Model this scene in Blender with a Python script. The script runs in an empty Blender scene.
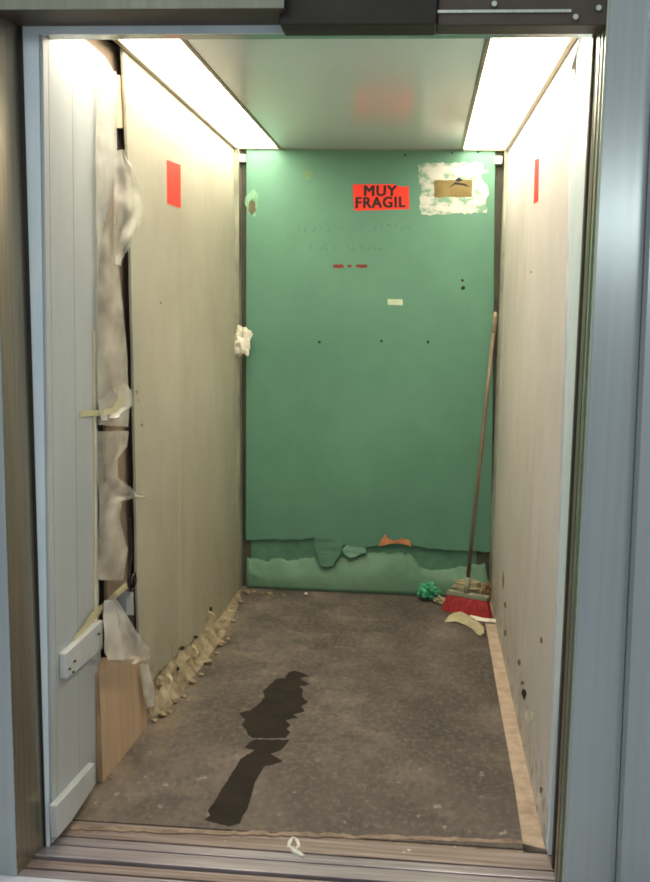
import bpy, bmesh, math, random
from mathutils import Vector, noise
random.seed(7)
S = bpy.context.scene
COL = S.collection
H = 2.15

# ------------------------------------------------------------------ camera
CAM = Vector((0.2637, -2.5385, 1.4079))
YAW, PITCH, ROLL, F = 0.09344, 0.1305, 0.02144, 1013.3
cy, sy, cp, sp = math.cos(YAW), math.sin(YAW), math.cos(PITCH), math.sin(PITCH)
FW = Vector((-sy * cp, cy * cp, -sp))
R0 = Vector((cy, sy, 0)); U0 = R0.cross(FW)
RT = R0 * math.cos(ROLL) + U0 * math.sin(ROLL)
UP = U0 * math.cos(ROLL) - R0 * math.sin(ROLL)
cd = bpy.data.cameras.new('camera'); cam = bpy.data.objects.new('camera', cd); COL.objects.link(cam)
cd.sensor_fit = 'VERTICAL'; cd.sensor_height = 24.0; cd.lens = F / 882 * 24.0
cd.clip_start = 0.02
from mathutils import Matrix
from mathutils.geometry import tessellate_polygon
cam.matrix_world = Matrix(((RT.x, UP.x, -FW.x, CAM.x), (RT.y, UP.y, -FW.y, CAM.y), (RT.z, UP.z, -FW.z, CAM.z), (0, 0, 0, 1)))
S.camera = cam

def ray(px, py): return FW + RT * ((px - 325) / F) + UP * ((441 - py) / F)
def at(px, py, ax, v):
    d = ray(px, py); return CAM + d * ((v - CAM[ax]) / d[ax])

# surfaces of the cabin as measured: slightly out of square
def XL(y, z): b = -.632 + .0105 * y; t = -.630 - .0093 * y; return b + (t - b) * z / H
def XR(y, z): b = .632 + .0034 * y; t = .657 - .0127 * y; return b + (t - b) * z / H
def YB(z): return 2.402 - .048 * z / H
PLK = .024                       # the plank wall sits this far behind the board
def on(s, px, py, off=0.0):
    """point of the cabin surface s that the photograph shows at px, py, lifted off towards the room"""
    if s == 'F': return at(px, py, 2, off)
    if s == 'C': return at(px, py, 2, H - off)
    if s == 'B':
        v = YB(1) - off
        for _ in range(5): p = at(px, py, 1, v); v = YB(p.z) - off
        return at(px, py, 1, v)
    if s in 'LP':
        o = off - (PLK if s == 'P' else 0); v = -.635 + o
        for _ in range(6): p = at(px, py, 0, v); v = XL(p.y, p.z) + o
        return at(px, py, 0, v)
    if s == 'R':
        v = .637 - off
        for _ in range(6): p = at(px, py, 0, v); v = XR(p.y, p.z) - off
        return at(px, py, 0, v)
NRM = {'F': Vector((0, 0, 1)), 'C': Vector((0, 0, -1)), 'B': Vector((0, -1, 0)), 'L': Vector((1, 0, 0)), 'P': Vector((1, 0, 0)), 'R': Vector((-1, 0, 0))}

# --------------------------------------------------------------- materials
MATS = {}
def lin(c):
    return tuple(((x / 255) / 12.92 if x / 255 <= .04045 else ((x / 255 + .055) / 1.055) ** 2.4) for x in c) + (1,)
def mat(name, cols, scale=6.0, rough=.6, metal=0.0, stretch=(1, 1, 1), detail=6, bump=0.0, lo=.35, hi=.65, alpha=1.0, spec=None, trans=0.0, bscale=None, coat=0.0):
    if name in MATS: return MATS[name]
    m = bpy.data.materials.new(name); m.use_nodes = True; nt = m.node_tree; N = nt.nodes; L = nt.links
    b = N['Principled BSDF']
    tc = N.new('ShaderNodeTexCoord'); mp = N.new('ShaderNodeMapping'); mp.inputs['Scale'].default_value = stretch
    L.new(tc.outputs['Object'], mp.inputs['Vector'])
    n = N.new('ShaderNodeTexNoise'); n.inputs['Scale'].default_value = scale; n.inputs['Detail'].default_value = detail; n.inputs['Roughness'].default_value = .62
    L.new(mp.outputs[0], n.inputs['Vector'])
    r = N.new('ShaderNodeValToRGB'); e = r.color_ramp.elements
    k = len(cols)
    e[0].position = lo; e[0].color = lin(cols[0]); e[1].position = hi; e[1].color = lin(cols[-1])
    for i in range(1, k - 1):
        x = e.new(lo + (hi - lo) * i / (k - 1)); x.color = lin(cols[i])
    L.new(n.outputs['Fac'], r.inputs['Fac']); L.new(r.outputs['Color'], b.inputs['Base Color'])
    b.inputs['Roughness'].default_value = rough; b.inputs['Metallic'].default_value = metal; b.inputs['Alpha'].default_value = alpha
    b.inputs['Transmission Weight'].default_value = trans
    if spec is not None: b.inputs['Specular IOR Level'].default_value = spec
    if coat: b.inputs['Coat Weight'].default_value = coat
    if bump:
        n2 = N.new('ShaderNodeTexNoise'); n2.inputs['Scale'].default_value = bscale or scale * 4; n2.inputs['Detail'].default_value = 5
        L.new(mp.outputs[0], n2.inputs['Vector'])
        bp = N.new('ShaderNodeBump'); bp.inputs['Strength'].default_value = bump; bp.inputs['Distance'].default_value = .01
        L.new(n2.outputs['Fac'], bp.inputs['Height']); L.new(bp.outputs[0], b.inputs['Normal'])
    MATS[name] = m
    return m
def add_layer(m, col, scale, lo, hi, stretch=(1, 1, 1), amount=1.0, grad=None, invert=False):
    """mix another colour over the base colour where a noise (or a height gradient along an axis) says so"""
    nt = m.node_tree; N = nt.nodes; L = nt.links; b = N['Principled BSDF']
    src = b.inputs['Base Color'].links[0].from_socket
    tc = N.new('ShaderNodeTexCoord'); mp = N.new('ShaderNodeMapping'); mp.inputs['Scale'].default_value = stretch
    L.new(tc.outputs['Object'], mp.inputs['Vector'])
    n = N.new('ShaderNodeTexNoise'); n.inputs['Scale'].default_value = scale; n.inputs['Detail'].default_value = 5; n.inputs['Roughness'].default_value = .6
    L.new(mp.outputs[0], n.inputs['Vector'])
    mr = N.new('ShaderNodeMapRange'); mr.inputs['From Min'].default_value = lo; mr.inputs['From Max'].default_value = hi
    mr.inputs['To Max'].default_value = amount
    L.new(n.outputs['Fac'], mr.inputs['Value'])
    fac = mr.outputs[0]
    if grad:
        ax, g0, g1 = grad
        sx = N.new('ShaderNodeSeparateXYZ'); L.new(tc.outputs['Object'], sx.inputs[0])
        m2 = N.new('ShaderNodeMapRange'); m2.inputs['From Min'].default_value = g0; m2.inputs['From Max'].default_value = g1
        L.new(sx.outputs[ax], m2.inputs['Value'])
        mu = N.new('ShaderNodeMath'); mu.operation = 'MULTIPLY'; L.new(fac, mu.inputs[0]); L.new(m2.outputs[0], mu.inputs[1]); fac = mu.outputs[0]
    mx = N.new('ShaderNodeMix'); mx.data_type = 'RGBA'
    L.new(fac, mx.inputs['Factor']); L.new(src, mx.inputs['A']); mx.inputs['B'].default_value = lin(col)
    L.new(mx.outputs['Result'], b.inputs['Base Color'])
    return m

FLOORM = mat('dirty grey plywood', [(70, 62, 58), (100, 90, 83), (130, 118, 109)], 2.2, .62, stretch=(1.6, .8, 1), detail=9, bump=.15, lo=.3, hi=.7)
add_layer(FLOORM, (66, 60, 53), 3.1, .50, .68, (1.2, 1.4, 1), .7)
add_layer(FLOORM, (160, 145, 124), 5.0, .54, .74, (1.2, 1.6, 1), .45)
add_layer(FLOORM, (160, 146, 130), 16, .58, .72, (1.6, .9, 1), .22)
add_layer(FLOORM, (70, 60, 54), 11, .58, .72, (1.6, .9, 1), .55)
add_layer(FLOORM, (72, 64, 62), 4, .3, .6, (1, 1, 1), .55, grad=('X', .0, .45))
add_layer(FLOORM, (186, 174, 156), 34, .67, .77, (1, .8, 1), .5)
add_layer(FLOORM, (184, 176, 160), 75, .66, .74, (1, 1, 1), .7)
add_layer(FLOORM, (60, 52, 48), 42, .5, .68, (1, .7, 1), .45)
add_layer(FLOORM, (150, 138, 126), 55, .5, .7, (1, .7, 1), .4)
add_layer(FLOORM, (196, 188, 176), 24, .63, .70, (1, .6, 1), .7, grad=('Y', .75, .15))
add_layer(FLOORM, (170, 152, 118), 8, .42, .66, (1, .6, 1), .4, grad=('X', -.42, -.60))
add_layer(FLOORM, (104, 91, 83), 6, .35, .75, (1, .6, 1), .6, grad=('Y', .75, .25))
STRIPM = mat('bare fibreboard', [(172, 152, 132), (186, 166, 146), (197, 178, 158)], 20, .75, detail=8, bump=.1)
add_layer(STRIPM, (150, 128, 100), 14, .56, .75, (1, 1, 1), .6)
EDGEM = mat('worn wooden edge', [(110, 94, 82), (150, 130, 112), (178, 156, 134)], 14, .8, detail=8, lo=.3, hi=.7)
WETM = mat('wet dark timber', [(46, 40, 35), (58, 50, 42)], 9, .7, detail=5, spec=.15)
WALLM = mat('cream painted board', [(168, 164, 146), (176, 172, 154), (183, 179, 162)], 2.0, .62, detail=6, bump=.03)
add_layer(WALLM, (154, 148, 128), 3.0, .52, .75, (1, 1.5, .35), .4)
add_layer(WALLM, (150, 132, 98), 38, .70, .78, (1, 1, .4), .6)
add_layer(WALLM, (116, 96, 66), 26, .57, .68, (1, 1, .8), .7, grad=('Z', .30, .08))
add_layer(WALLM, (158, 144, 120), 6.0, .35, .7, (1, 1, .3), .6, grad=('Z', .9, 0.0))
WALLR = mat('cream painted board, right', [(203, 198, 190), (209, 204, 197), (215, 210, 204)], 2.0, .62, detail=6, bump=.03)  # same cream board, cool landing light put into its paler tone
add_layer(WALLR, (184, 172, 156), 4.0, .5, .75, (1, 1.5, .35), .5)
add_layer(WALLR, (140, 118, 92), 30, .69, .78, (1, 1, .4), .6)
add_layer(WALLR, (116, 92, 66), 26, .54, .66, (1, 1, .8), .85, grad=('Z', .26, .02))
add_layer(WALLR, (172, 156, 136), 7.0, .45, .7, (1, 1, .6), .7, grad=('Z', .42, 0.0))
GREEN = mat('green plasterboard paper', [(94, 139, 117), (99, 145, 122), (105, 151, 127)], 1.6, .55, detail=5, bump=.02)
add_layer(GREEN, (90, 134, 112), 5, .52, .75, (1, 1, .5), .5)
add_layer(GREEN, (88, 118, 94), 60, .72, .78, (1, 1, 1), .5)
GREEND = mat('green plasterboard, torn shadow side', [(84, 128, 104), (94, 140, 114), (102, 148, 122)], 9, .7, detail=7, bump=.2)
GREENS = mat('green plasterboard, bulged', [(104, 138, 112), (112, 148, 122), (120, 156, 128)], 5, .6, detail=6, bump=.08)
add_layer(GREENS, (126, 140, 112), 9, .56, .75, (1, 1, 1), .5)
GYPS = mat('torn gypsum core', [(112, 94, 72), (152, 138, 112), (176, 164, 138)], 16, .85, detail=8, bump=.35, lo=.3, hi=.7)
add_layer(GYPS, (120, 92, 62), 18, .60, .72, (1, 1, 1), .8)
ORANGE = mat('orange torn paper', [(176, 116, 74), (196, 136, 92)], 30, .8)
HOLEM = mat('dark hole', [(26, 30, 24), (40, 44, 36)], 30, .9)
PLANKM = mat('white painted planks', [(172, 177, 177), (180, 184, 184), (188, 192, 190)], 2.2, .45, detail=6, stretch=(1, 1, .5), bump=.03)
add_layer(PLANKM, (170, 176, 180), 4, .5, .8, (1, 3, .3), .5)
GROOVE = mat('shaded groove', [(150, 152, 150), (164, 166, 163)], 10, .7)
BATTM = mat('white painted batten', [(184, 187, 186), (198, 200, 198)], 5, .5, detail=6, bump=.05)
SHELL = mat('dark shaft wall', [(50, 42, 33), (66, 56, 44)], 5, .85)
STEEL = mat('brushed steel', [(188, 192, 184), (198, 202, 194), (206, 210, 202)], 3, .34, .8, stretch=(60, 60, .6), detail=3)
STEELP = mat('brushed steel door', [(176, 183, 183), (179, 186, 186), (182, 189, 189)], 2, .22, .8, stretch=(40, 40, .5), detail=3)
STEELD = mat('dull dark steel', [(140, 132, 114), (154, 146, 128)], 3, .3, .7, stretch=(30, 30, .8), detail=3)
LEAFM = mat('greenish steel edge', [(170, 178, 160), (190, 198, 180)], 3, .35, .8, stretch=(40, 40, .5), detail=3)
DARKM = mat('dark door gear', [(44, 40, 34), (56, 52, 44)], 6, .6, .2)
DARKB = mat('dark gear brown', [(74, 66, 58), (92, 82, 72)], 6, .5, .3)
FILMB = mat('blue protective film', [(206, 222, 226), (216, 228, 231), (224, 234, 236)], 9, .35, stretch=(1, 1, .4), detail=6, bump=.15)
ALU = mat('worn aluminium sill', [(130, 112, 104), (156, 139, 131), (176, 162, 156)], 4, .42, .35, stretch=(.6, 18, 1), detail=6)
ALUL = mat('bright aluminium sill rail', [(150, 140, 142), (172, 162, 165), (188, 180, 184)], 4, .34, .5, stretch=(.6, 18, 1), detail=6)
SLOT = mat('dark sill slot', [(44, 38, 33), (60, 52, 46)], 12, .9)  # near-black brown for the slot bed and the strip end
CEILM = mat('glossy beige ceiling', [(206, 214, 214), (211, 218, 218)], 1.2, .2, .0, detail=4, spec=.6, coat=.12)
TRIMC = mat('pale ceiling trim', [(140, 130, 108), (158, 148, 124)], 6, .4, .4)
CHANM = mat('galvanised channel', [(140, 142, 126), (170, 172, 154), (186, 188, 170)], 10, .45, .5, stretch=(1, 1, .4), detail=6)
CHAND = mat('channel recess', [(72, 72, 60), (92, 93, 78)], 8, .7, .1, stretch=(1, 1, .4))
PAPER = mat('crumpled white paper', [(206, 200, 178), (226, 222, 204), (238, 234, 220)], 20, .8, bump=.2)
CREAMP = mat('cream crumpled paper', [(168, 156, 122), (190, 180, 148)], 20, .8, bump=.2)
GREENP = mat('green crumpled plastic', [(40, 130, 92), (64, 160, 116), (110, 190, 150)], 30, .4, bump=.2)
RED = mat('fluorescent red label', [(238, 58, 40), (246, 66, 46)], 6, .5)
BLACKM = mat('black print', [(30, 26, 20), (38, 32, 26)], 20, .6)
LABELW = mat('torn white label paper', [(120, 158, 134), (176, 184, 170), (198, 200, 190)], 14, .6, detail=9, lo=.40, hi=.53, stretch=(1, 1, 1.8))
TAN = mat('brown cardboard', [(112, 98, 56), (126, 110, 66), (138, 122, 76)], 14, .75, detail=7)
PENM = mat('dark red marker', [(120, 40, 34), (140, 52, 44)], 40, .7)
SCRAWL = mat('faint pencil', [(82, 124, 104), (88, 130, 110)], 60, .7)
TAPEW = mat('pale masking tape', [(190, 206, 176), (204, 216, 190)], 20, .6)
TAPEY = mat('yellowish packing tape', [(206, 196, 150), (222, 214, 176)], 10, .3, bump=.1, alpha=.8)
PLYM = mat('bare plywood', [(182, 156, 128), (192, 166, 138), (200, 174, 147)], 3, .6, stretch=(1, 6, .5), detail=8, bump=.03)
PLYE = mat('plywood edge', [(150, 118, 88), (198, 170, 138)], 30, .7, stretch=(8, 1, .3))
BROOMR = mat('red broom bristles', [(126, 22, 24), (156, 30, 32), (176, 40, 40)], 60, .6, stretch=(1, 1, .2), bump=.3)
BROOMB = mat('dusty broom block', [(128, 130, 112), (156, 156, 136)], 20, .7)
STICK = mat('worn broom stick', [(92, 74, 58), (122, 102, 84), (138, 120, 102)], 8, .5, stretch=(1, 1, .3))
CABLEM = mat('black cable', [(40, 34, 28), (52, 44, 36)], 20, .5)
GREYM = mat('grey junction box', [(150, 156, 160), (166, 172, 174)], 6, .5)
SCREWM = mat('screw head', [(96, 92, 84), (120, 116, 108)], 30, .4, .6)
CHUNKM = mat('plaster crumb', [(150, 132, 102), (184, 168, 138)], 40, .9)
CRUMBW = mat('white crumb', [(222, 216, 202), (240, 236, 226)], 40, .9)
LANDM = mat('landing floor tile', [(196, 196, 202), (208, 208, 214)], 5, .5)

def film_mat(name, col, alpha, rough=.22):
    m = mat(name, [tuple(int(c * .96) for c in col), col], 3, rough, bump=.0, alpha=alpha, stretch=(1, .6, .6), detail=2)
    nt = m.node_tree; N = nt.nodes; L = nt.links; b = N['Principled BSDF']
    tc = N.new('ShaderNodeTexCoord'); mp = N.new('ShaderNodeMapping'); mp.inputs['Scale'].default_value = (1, .8, 1.1); L.new(tc.outputs['Object'], mp.inputs[0])
    n = N.new('ShaderNodeTexNoise'); n.inputs['Scale'].default_value = 7; n.inputs['Detail'].default_value = 2; L.new(mp.outputs[0], n.inputs['Vector'])
    mr = N.new('ShaderNodeMapRange'); mr.inputs['From Min'].default_value = .35; mr.inputs['From Max'].default_value = .65
    mr.inputs['To Min'].default_value = max(.05, alpha - .2); mr.inputs['To Max'].default_value = min(1, alpha + .18)
    L.new(n.outputs['Fac'], mr.inputs['Value']); L.new(mr.outputs[0], b.inputs['Alpha'])
    return m
FILM = film_mat('clear plastic film', (222, 216, 202), .55)
FILMT = film_mat('thin clear plastic film', (232, 227, 212), .5)
FILMC = film_mat('bunched plastic film', (226, 220, 208), .6)

lm = bpy.data.materials.new('lit diffuser'); lm.use_nodes = True
_b = lm.node_tree.nodes['Principled BSDF']
_b.inputs['Base Color'].default_value = (.9, .88, .8, 1)
_b.inputs['Emission Color'].default_value = (1.0, .91, .75, 1); _b.inputs['Emission Strength'].default_value = 14.5
LIT = lm

# ----------------------------------------------------------------- helpers
def obj(name, bm, m, parent=None, smooth=False, bevel=0.0):
    me = bpy.data.meshes.new(name)
    bmesh.ops.recalc_face_normals(bm, faces=bm.faces)
    bm.to_mesh(me); bm.free()
    o = bpy.data.objects.new(name, me); COL.objects.link(o); me.materials.append(m)
    if smooth:
        for p in me.polygons: p.use_smooth = True
    if bevel:
        md = o.modifiers.new('bevel', 'BEVEL'); md.width = bevel; md.segments = 2; md.limit_method = 'ANGLE'
    if parent: 
        o.parent = parent
        o.matrix_parent_inverse = Matrix.Translation(-parent.location)
    return o
def tag(o, label, cat, group=None):
    o['label'] = label; o['category'] = cat
    if group: o['group'] = group
    return o
def struct(o): o['kind'] = 'structure'; return o
def empty(name, loc, label, cat, group=None):
    o = bpy.data.objects.new(name, None); COL.objects.link(o); o.location = loc; o.empty_display_size = .05
    return tag(o, label, cat, group)
def box(bm, lo, hi):
    vs = [bm.verts.new((x, y, z)) for x in (lo[0], hi[0]) for y in (lo[1], hi[1]) for z in (lo[2], hi[2])]
    for f in ((0, 1, 3, 2), (4, 6, 7, 5), (0, 4, 5, 1), (2, 3, 7, 6), (0, 2, 6, 4), (1, 5, 7, 3)): bm.faces.new([vs[i] for i in f])
def boxo(name, lo, hi, m, parent=None, bevel=0.0):
    bm = bmesh.new(); box(bm, lo, hi); return obj(name, bm, m, parent, bevel=bevel)
def solid(bm, front, back):
    """closed prism between two point loops of the same length"""
    a = [bm.verts.new(p) for p in front]; b = [bm.verts.new(p) for p in back]; n = len(a)
    for i in range(n): bm.faces.new((a[i], b[i], b[(i + 1) % n], a[(i + 1) % n]))
    for t in tessellate_polygon([[Vector(p) for p in front]]):
        if len(set(t)) == 3:
            bm.faces.new([a[i] for i in t]); bm.faces.new([b[i] for i in t[::-1]])
def sheet(name, s, pts, th, m, parent=None, off=0.0, bm=None):
    own = bm is None; bm = bm or bmesh.new()
    fr = [on(s, x, y, off + th) for x, y in pts]; bk = [p - NRM[s] * th for p in fr]
    solid(bm, fr, bk)
    return obj(name, bm, m, parent) if own else None
def board(name, loop, fn, th, m, parent, sgn):
    """thin board whose face follows the measured wall, x = fn(y, z)"""
    bm = bmesh.new(); vs = [bm.verts.new(p) for p in loop]
    for t in tessellate_polygon([[Vector(p) for p in loop]]):
        if len(set(t)) == 3: bm.faces.new([vs[i] for i in t])
    for ax, n in ((1, 16), (2, 14)):
        for k in range(1, n):
            no = Vector((0, 0, 0)); no[ax] = 1; co = Vector((0, 0, 0)); co[ax] = k * (2.4 if ax == 1 else H) / n
            bmesh.ops.bisect_plane(bm, geom=bm.verts[:] + bm.edges[:] + bm.faces[:], plane_co=co, plane_no=no, dist=1e-5)
    for v in bm.verts: v.co.x = fn(v.co.y, v.co.z)
    ex = bmesh.ops.extrude_face_region(bm, geom=bm.faces[:])
    for v in ex['geom']:
        if isinstance(v, bmesh.types.BMVert): v.co.x += sgn * th
    return obj(name, bm, m, parent)
def rag(pts, amp, step, seed=0, closed=True):
    """subdivide a pixel outline and make it ragged"""
    rnd = random.Random(seed); out = []; n = len(pts)
    for i in range(n if closed else n - 1):
        a, b = pts[i], pts[(i + 1) % n]; L = math.hypot(b[0] - a[0], b[1] - a[1]); k = max(1, int(L / step))
        for j in range(k):
            t = j / k; jit = amp if j else amp * .3
            out.append((a[0] + (b[0] - a[0]) * t + rnd.uniform(-jit, jit), a[1] + (b[1] - a[1]) * t + rnd.uniform(-jit, jit)))
    if not closed: out.append(pts[-1])
    return out
def loft(name, rows, nu, m, parent=None, crumple=0.0, fold=0.0, seed=0, nrm=Vector((1, 0, 0)), nv=6, fade=True):
    """rows: list of (left point, right point); a cloth-like surface between them with folds"""
    bm = bmesh.new(); R = []
    for i in range(len(rows) - 1):
        (a0, b0), (a1, b1) = rows[i], rows[i + 1]
        for j in range(nv): t = j / nv; R.append((a0.lerp(a1, t), b0.lerp(b1, t)))
    R.append(rows[-1]); G = []
    for i, (a, b) in enumerate(R):
        row = []
        for k in range(nu + 1):
            u = k / nu; p = a.lerp(b, u); q = Vector((p.x, p.y * .55, p.z))
            w = (math.sin(math.pi * u) * .7 + .3) if fade else 1
            d = noise.noise(q * 8 + Vector((seed, 0, 0))) * crumple * w + noise.noise(q * 19 + Vector((seed, 3, 0))) * crumple * .35 * w
            d += abs(math.sin(u * 4.2 + seed + 2.2 * noise.noise(q * 4))) * fold * w
            row.append(bm.verts.new(p + nrm * abs(d) + Vector((0, noise.noise(p * 20 + Vector((5, seed, 0))), noise.noise(p * 17))) * crumple * .25))
        G.append(row)
    for i in range(len(G) - 1):
        for k in range(nu): bm.faces.new((G[i][k], G[i][k + 1], G[i + 1][k + 1], G[i + 1][k]))
    return obj(name, bm, m, parent, smooth=True)
def wad(name, loc, size, m, seed, amp=.45, sub=4, parent=None, freq=2.2):
    bm = bmesh.new(); bmesh.ops.create_icosphere(bm, subdivisions=sub, radius=1)
    for v in bm.verts:
        n = v.co.normalized(); d = 1 + amp * noise.noise(n * freq + Vector((seed, seed * 2.3, 0))) - amp * .8 * abs(noise.noise(n * freq * 2.3 + Vector((0, seed, 4))))
        v.co = n * d
    for v in bm.verts: v.co = Vector((v.co.x * size[0], v.co.y * size[1], v.co.z * size[2]))
    zmin = min(v.co.z for v in bm.verts)
    if loc[2] < .08:
        for v in bm.verts: v.co.z -= zmin
    o = obj(name, bm, m, parent); o.location = loc
    return o
def tube(bm, pts, r, seg=10):
    pts = [Vector(p) for p in pts]; rings = []
    for i, p in enumerate(pts):
        d = (pts[min(i + 1, len(pts) - 1)] - pts[max(i - 1, 0)]).normalized()
        a = d.orthogonal().normalized() if not rings else (rings[-1][1] - d * rings[-1][1].dot(d)).normalized()
        b = d.cross(a); rr = r[i] if isinstance(r, (list, tuple)) else r
        rings.append(([bm.verts.new(p + (a * math.cos(t) + b * math.sin(t)) * rr) for t in [2 * math.pi * k / seg for k in range(seg)]], a))
    for i in range(len(rings) - 1):
        for k in range(seg):
            bm.faces.new((rings[i][0][k], rings[i][0][(k + 1) % seg], rings[i + 1][0][(k + 1) % seg], rings[i + 1][0][k]))
    bm.faces.new(rings[0][0][::-1]); bm.faces.new(rings[-1][0])

# ------------------------------------------------------------- the setting
# floor: worn grey sheet, its outline slightly wavy on the left
FL = [on('F', x, y) for x, y in ((71.5, 821), (95, 783), (138, 728), (171, 694), (240, 593))]
FL = [Vector((p.x - .02, p.y, 0)) for p in FL]
gr0, gr1 = on('F', 522, 842), on('F', 485, 622)
edge = [gr0, on('F', 515, 790), on('F', 507, 745), on('F', 497, 690), on('F', 491, 655), gr1, Vector((gr1.x, 2.42, 0))]
outline = [Vector((FL[0].x, .012, 0))] + FL[1:] + [Vector((-.62, 2.42, 0))] + edge[::-1]
outline[-1].y = .022
bm = bmesh.new(); solid(bm, [Vector((p.x, p.y, 0)) for p in outline], [Vector((p.x, p.y, -.018)) for p in outline])
floor = struct(obj('floor', bm, FLOORM))
# worn front lip of the sheet
lip = rag([(70, 829), (180, 833), (300, 836), (430, 840), (523, 844)], .8, 6, 3, closed=False)
lipb = [(x, y - 3.6 + 2.6 * noise.noise(Vector((x * .06, 0, 0)))) for x, y in lip]
bm = bmesh.new()
solid(bm, [on('F', x, y, .0006) for x, y in lip + lipb[::-1]], [on('F', x, y, .0006) - Vector((0, 0, .0125)) for x, y in lip + lipb[::-1]])
obj('worn_lip', bm, EDGEM, floor)
boxo('lip_underside', (-.64, .004, -.0185), (.574, .03, -.004), EDGEM, floor)
# uncovered strip along the right wall
bm = bmesh.new(); a = [on('F', x, y) for x, y in ((522, 842), (515, 790), (507, 745), (497, 690), (491, 655), (485, 622))]
a = [Vector((p.x + .0006, p.y, -.004)) for p in a]
loop = a + [Vector((a[-1].x, 2.42, -.004)), Vector((.67, 2.42, -.004)), Vector((.67, .022, -.004))]
solid(bm, loop, [p - Vector((0, 0, .02)) for p in loop])
st = struct(obj('trim_1', bm, STRIPM))
boxo('strip_end', (a[0].x, .006, -.024), (.665, .0215, -.006), SLOT, st)
boxo('floor_underside', (-.80, -.02, -.06), (.80, 2.5, -.0245), SHELL)['kind'] = 'structure'

# sill: grooved metal rails
sill = struct(boxo('door_sill', (-.74, -.066, -.03), (.70, .0112, -.003), ALU, bevel=.002))
boxo('sill_rail', (-.74, -.108, -.03), (.70, -.0715, -.005), ALUL, sill, bevel=.002)
boxo('sill_rail', (-.74, -.168, -.03), (.70, -.1145, -.005), ALUL, sill, bevel=.002)
boxo('sill_rail', (-.74, -.215, -.03), (.70, -.178, -.011), ALU, sill, bevel=.002)
boxo('sill_rail', (-.74, -.255, -.03), (.70, -.2235, -.011), ALUL, sill, bevel=.002)
boxo('slot_bed', (-.74, -.255, -.045), (.70, -.02, -.031), SLOT, sill)
struct(boxo('landing_floor', (-2.2, -4.2, -.05), (2.2, -.2575, -.012), LANDM))

# back wall : green board torn near its foot
back = struct(boxo('wall_back', (-.80, 2.47, -.02), (.80, 2.52, 2.22), SHELL))
T = [(246, 540), (256, 540), (268, 538), (280, 540), (290, 539), (300, 541), (308, 538), (318, 537), (326, 540), (334, 544), (342, 545), (352, 546), (360, 548), (370, 547), (381, 545.5), (390, 543.5), (400, 543), (412, 545), (425, 548), (440, 549), (455, 551), (470, 551), (488, 552)]
TOP = [(492, 560), (498, 146), (245, 146)]
up = rag(T, 1.2, 4, 11, closed=False)
sheet('board', 'B', [(x, y) for x, y in up] + [(491, 551), (495.2, 144), (246.5, 144)], .014, GREEN, back)
# recess behind
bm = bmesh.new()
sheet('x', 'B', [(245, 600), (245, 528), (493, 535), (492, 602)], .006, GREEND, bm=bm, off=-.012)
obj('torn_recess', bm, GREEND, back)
# skirt: lower strip that bulges out
SK = [(247, 557), (256, 558), (266, 562), (276, 558), (285, 560), (293, 560), (300, 558), (307, 557), (313, 557), (318, 559), (322, 565), (328, 567), (333, 565), (337, 559), (342, 557), (348, 559), (355, 556), (362, 555.5), (367, 552), (374, 552), (382, 552), (392, 553), (402, 553), (411, 555), (416, 560), (420, 566), (427, 569), (440, 569.5), (451, 568), (462, 566), (474, 564), (485, 563)]
SK = rag(SK, 1.3, 3, 5, closed=False)
bm = bmesh.new(); G = []
for i, (x, y) in enumerate(SK):
    u = i / (len(SK) - 1); row = []
    top = on('B', x, y, .001)
    bx = 247 + (491 - 247) * u; bot = on('B', bx, 590 + 6 * u, .03); bot.z = .001
    for k in range(9):
        t = k / 8; p = top.lerp(bot, t)
        bulge = .014 * math.sin(math.pi * t) + .012 * noise.noise(Vector((u * 7, t * 1.5, 1)))* math.sin(math.pi * min(1, t * 1.3))
        row.append(bm.verts.new(p + Vector((0, -max(bulge, 0), 0))))
    G.append(row)
for i in range(len(G) - 1):
    for k in range(8): bm.faces.new((G[i][k], G[i][k + 1], G[i + 1][k + 1], G[i + 1][k]))
sk = obj('torn_skirt', bm, GREENS, back, smooth=True); md = sk.modifiers.new('th', 'SOLIDIFY'); md.thickness = .006; md.offset = 1
# flaps of paper hanging in the tear
def flap(pts, m, off, seed, name='torn_flap'):
    pts = rag(pts, .7, 3, seed); fr = []
    ymin = min(p[1] for p in pts); ymax = max(p[1] for p in pts)
    bm = bmesh.new(); fr = [on('B', x, y, off + .012 * (y - ymin) / max(1, ymax - ymin) + .003 * noise.noise(Vector((x * .2, y * .2, seed)))) for x, y in pts]
    solid(bm, fr, [p + Vector((0, .0025, 0)) for p in fr]); return obj(name, bm, m, back)
flap([(313, 537), (325, 536), (340, 541), (343, 546), (341, 552), (337, 559), (333, 566), (326, 567), (320, 565), (318, 558), (315, 549)], mat('flap green', [(86, 126, 104), (96, 138, 114)], 12, .7), .018, 2)
flap([(342, 549), (347, 545), (356, 547), (365, 548), (366, 553), (360, 554), (356, 557), (350, 558), (346, 555)], mat('flap light', [(108, 150, 126), (120, 162, 138)], 12, .7), .018, 3)
flap([(379, 547), (381, 540), (385, 534), (388, 539), (394, 541), (402, 538), (409, 540), (411, 547), (402, 544), (392, 543)], ORANGE, .0165, 4, 'torn_patch')
flap([(249, 566), (255, 570), (260, 576), (256, 576), (250, 572)], mat('flap light', [], 1), .038, 8)
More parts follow.
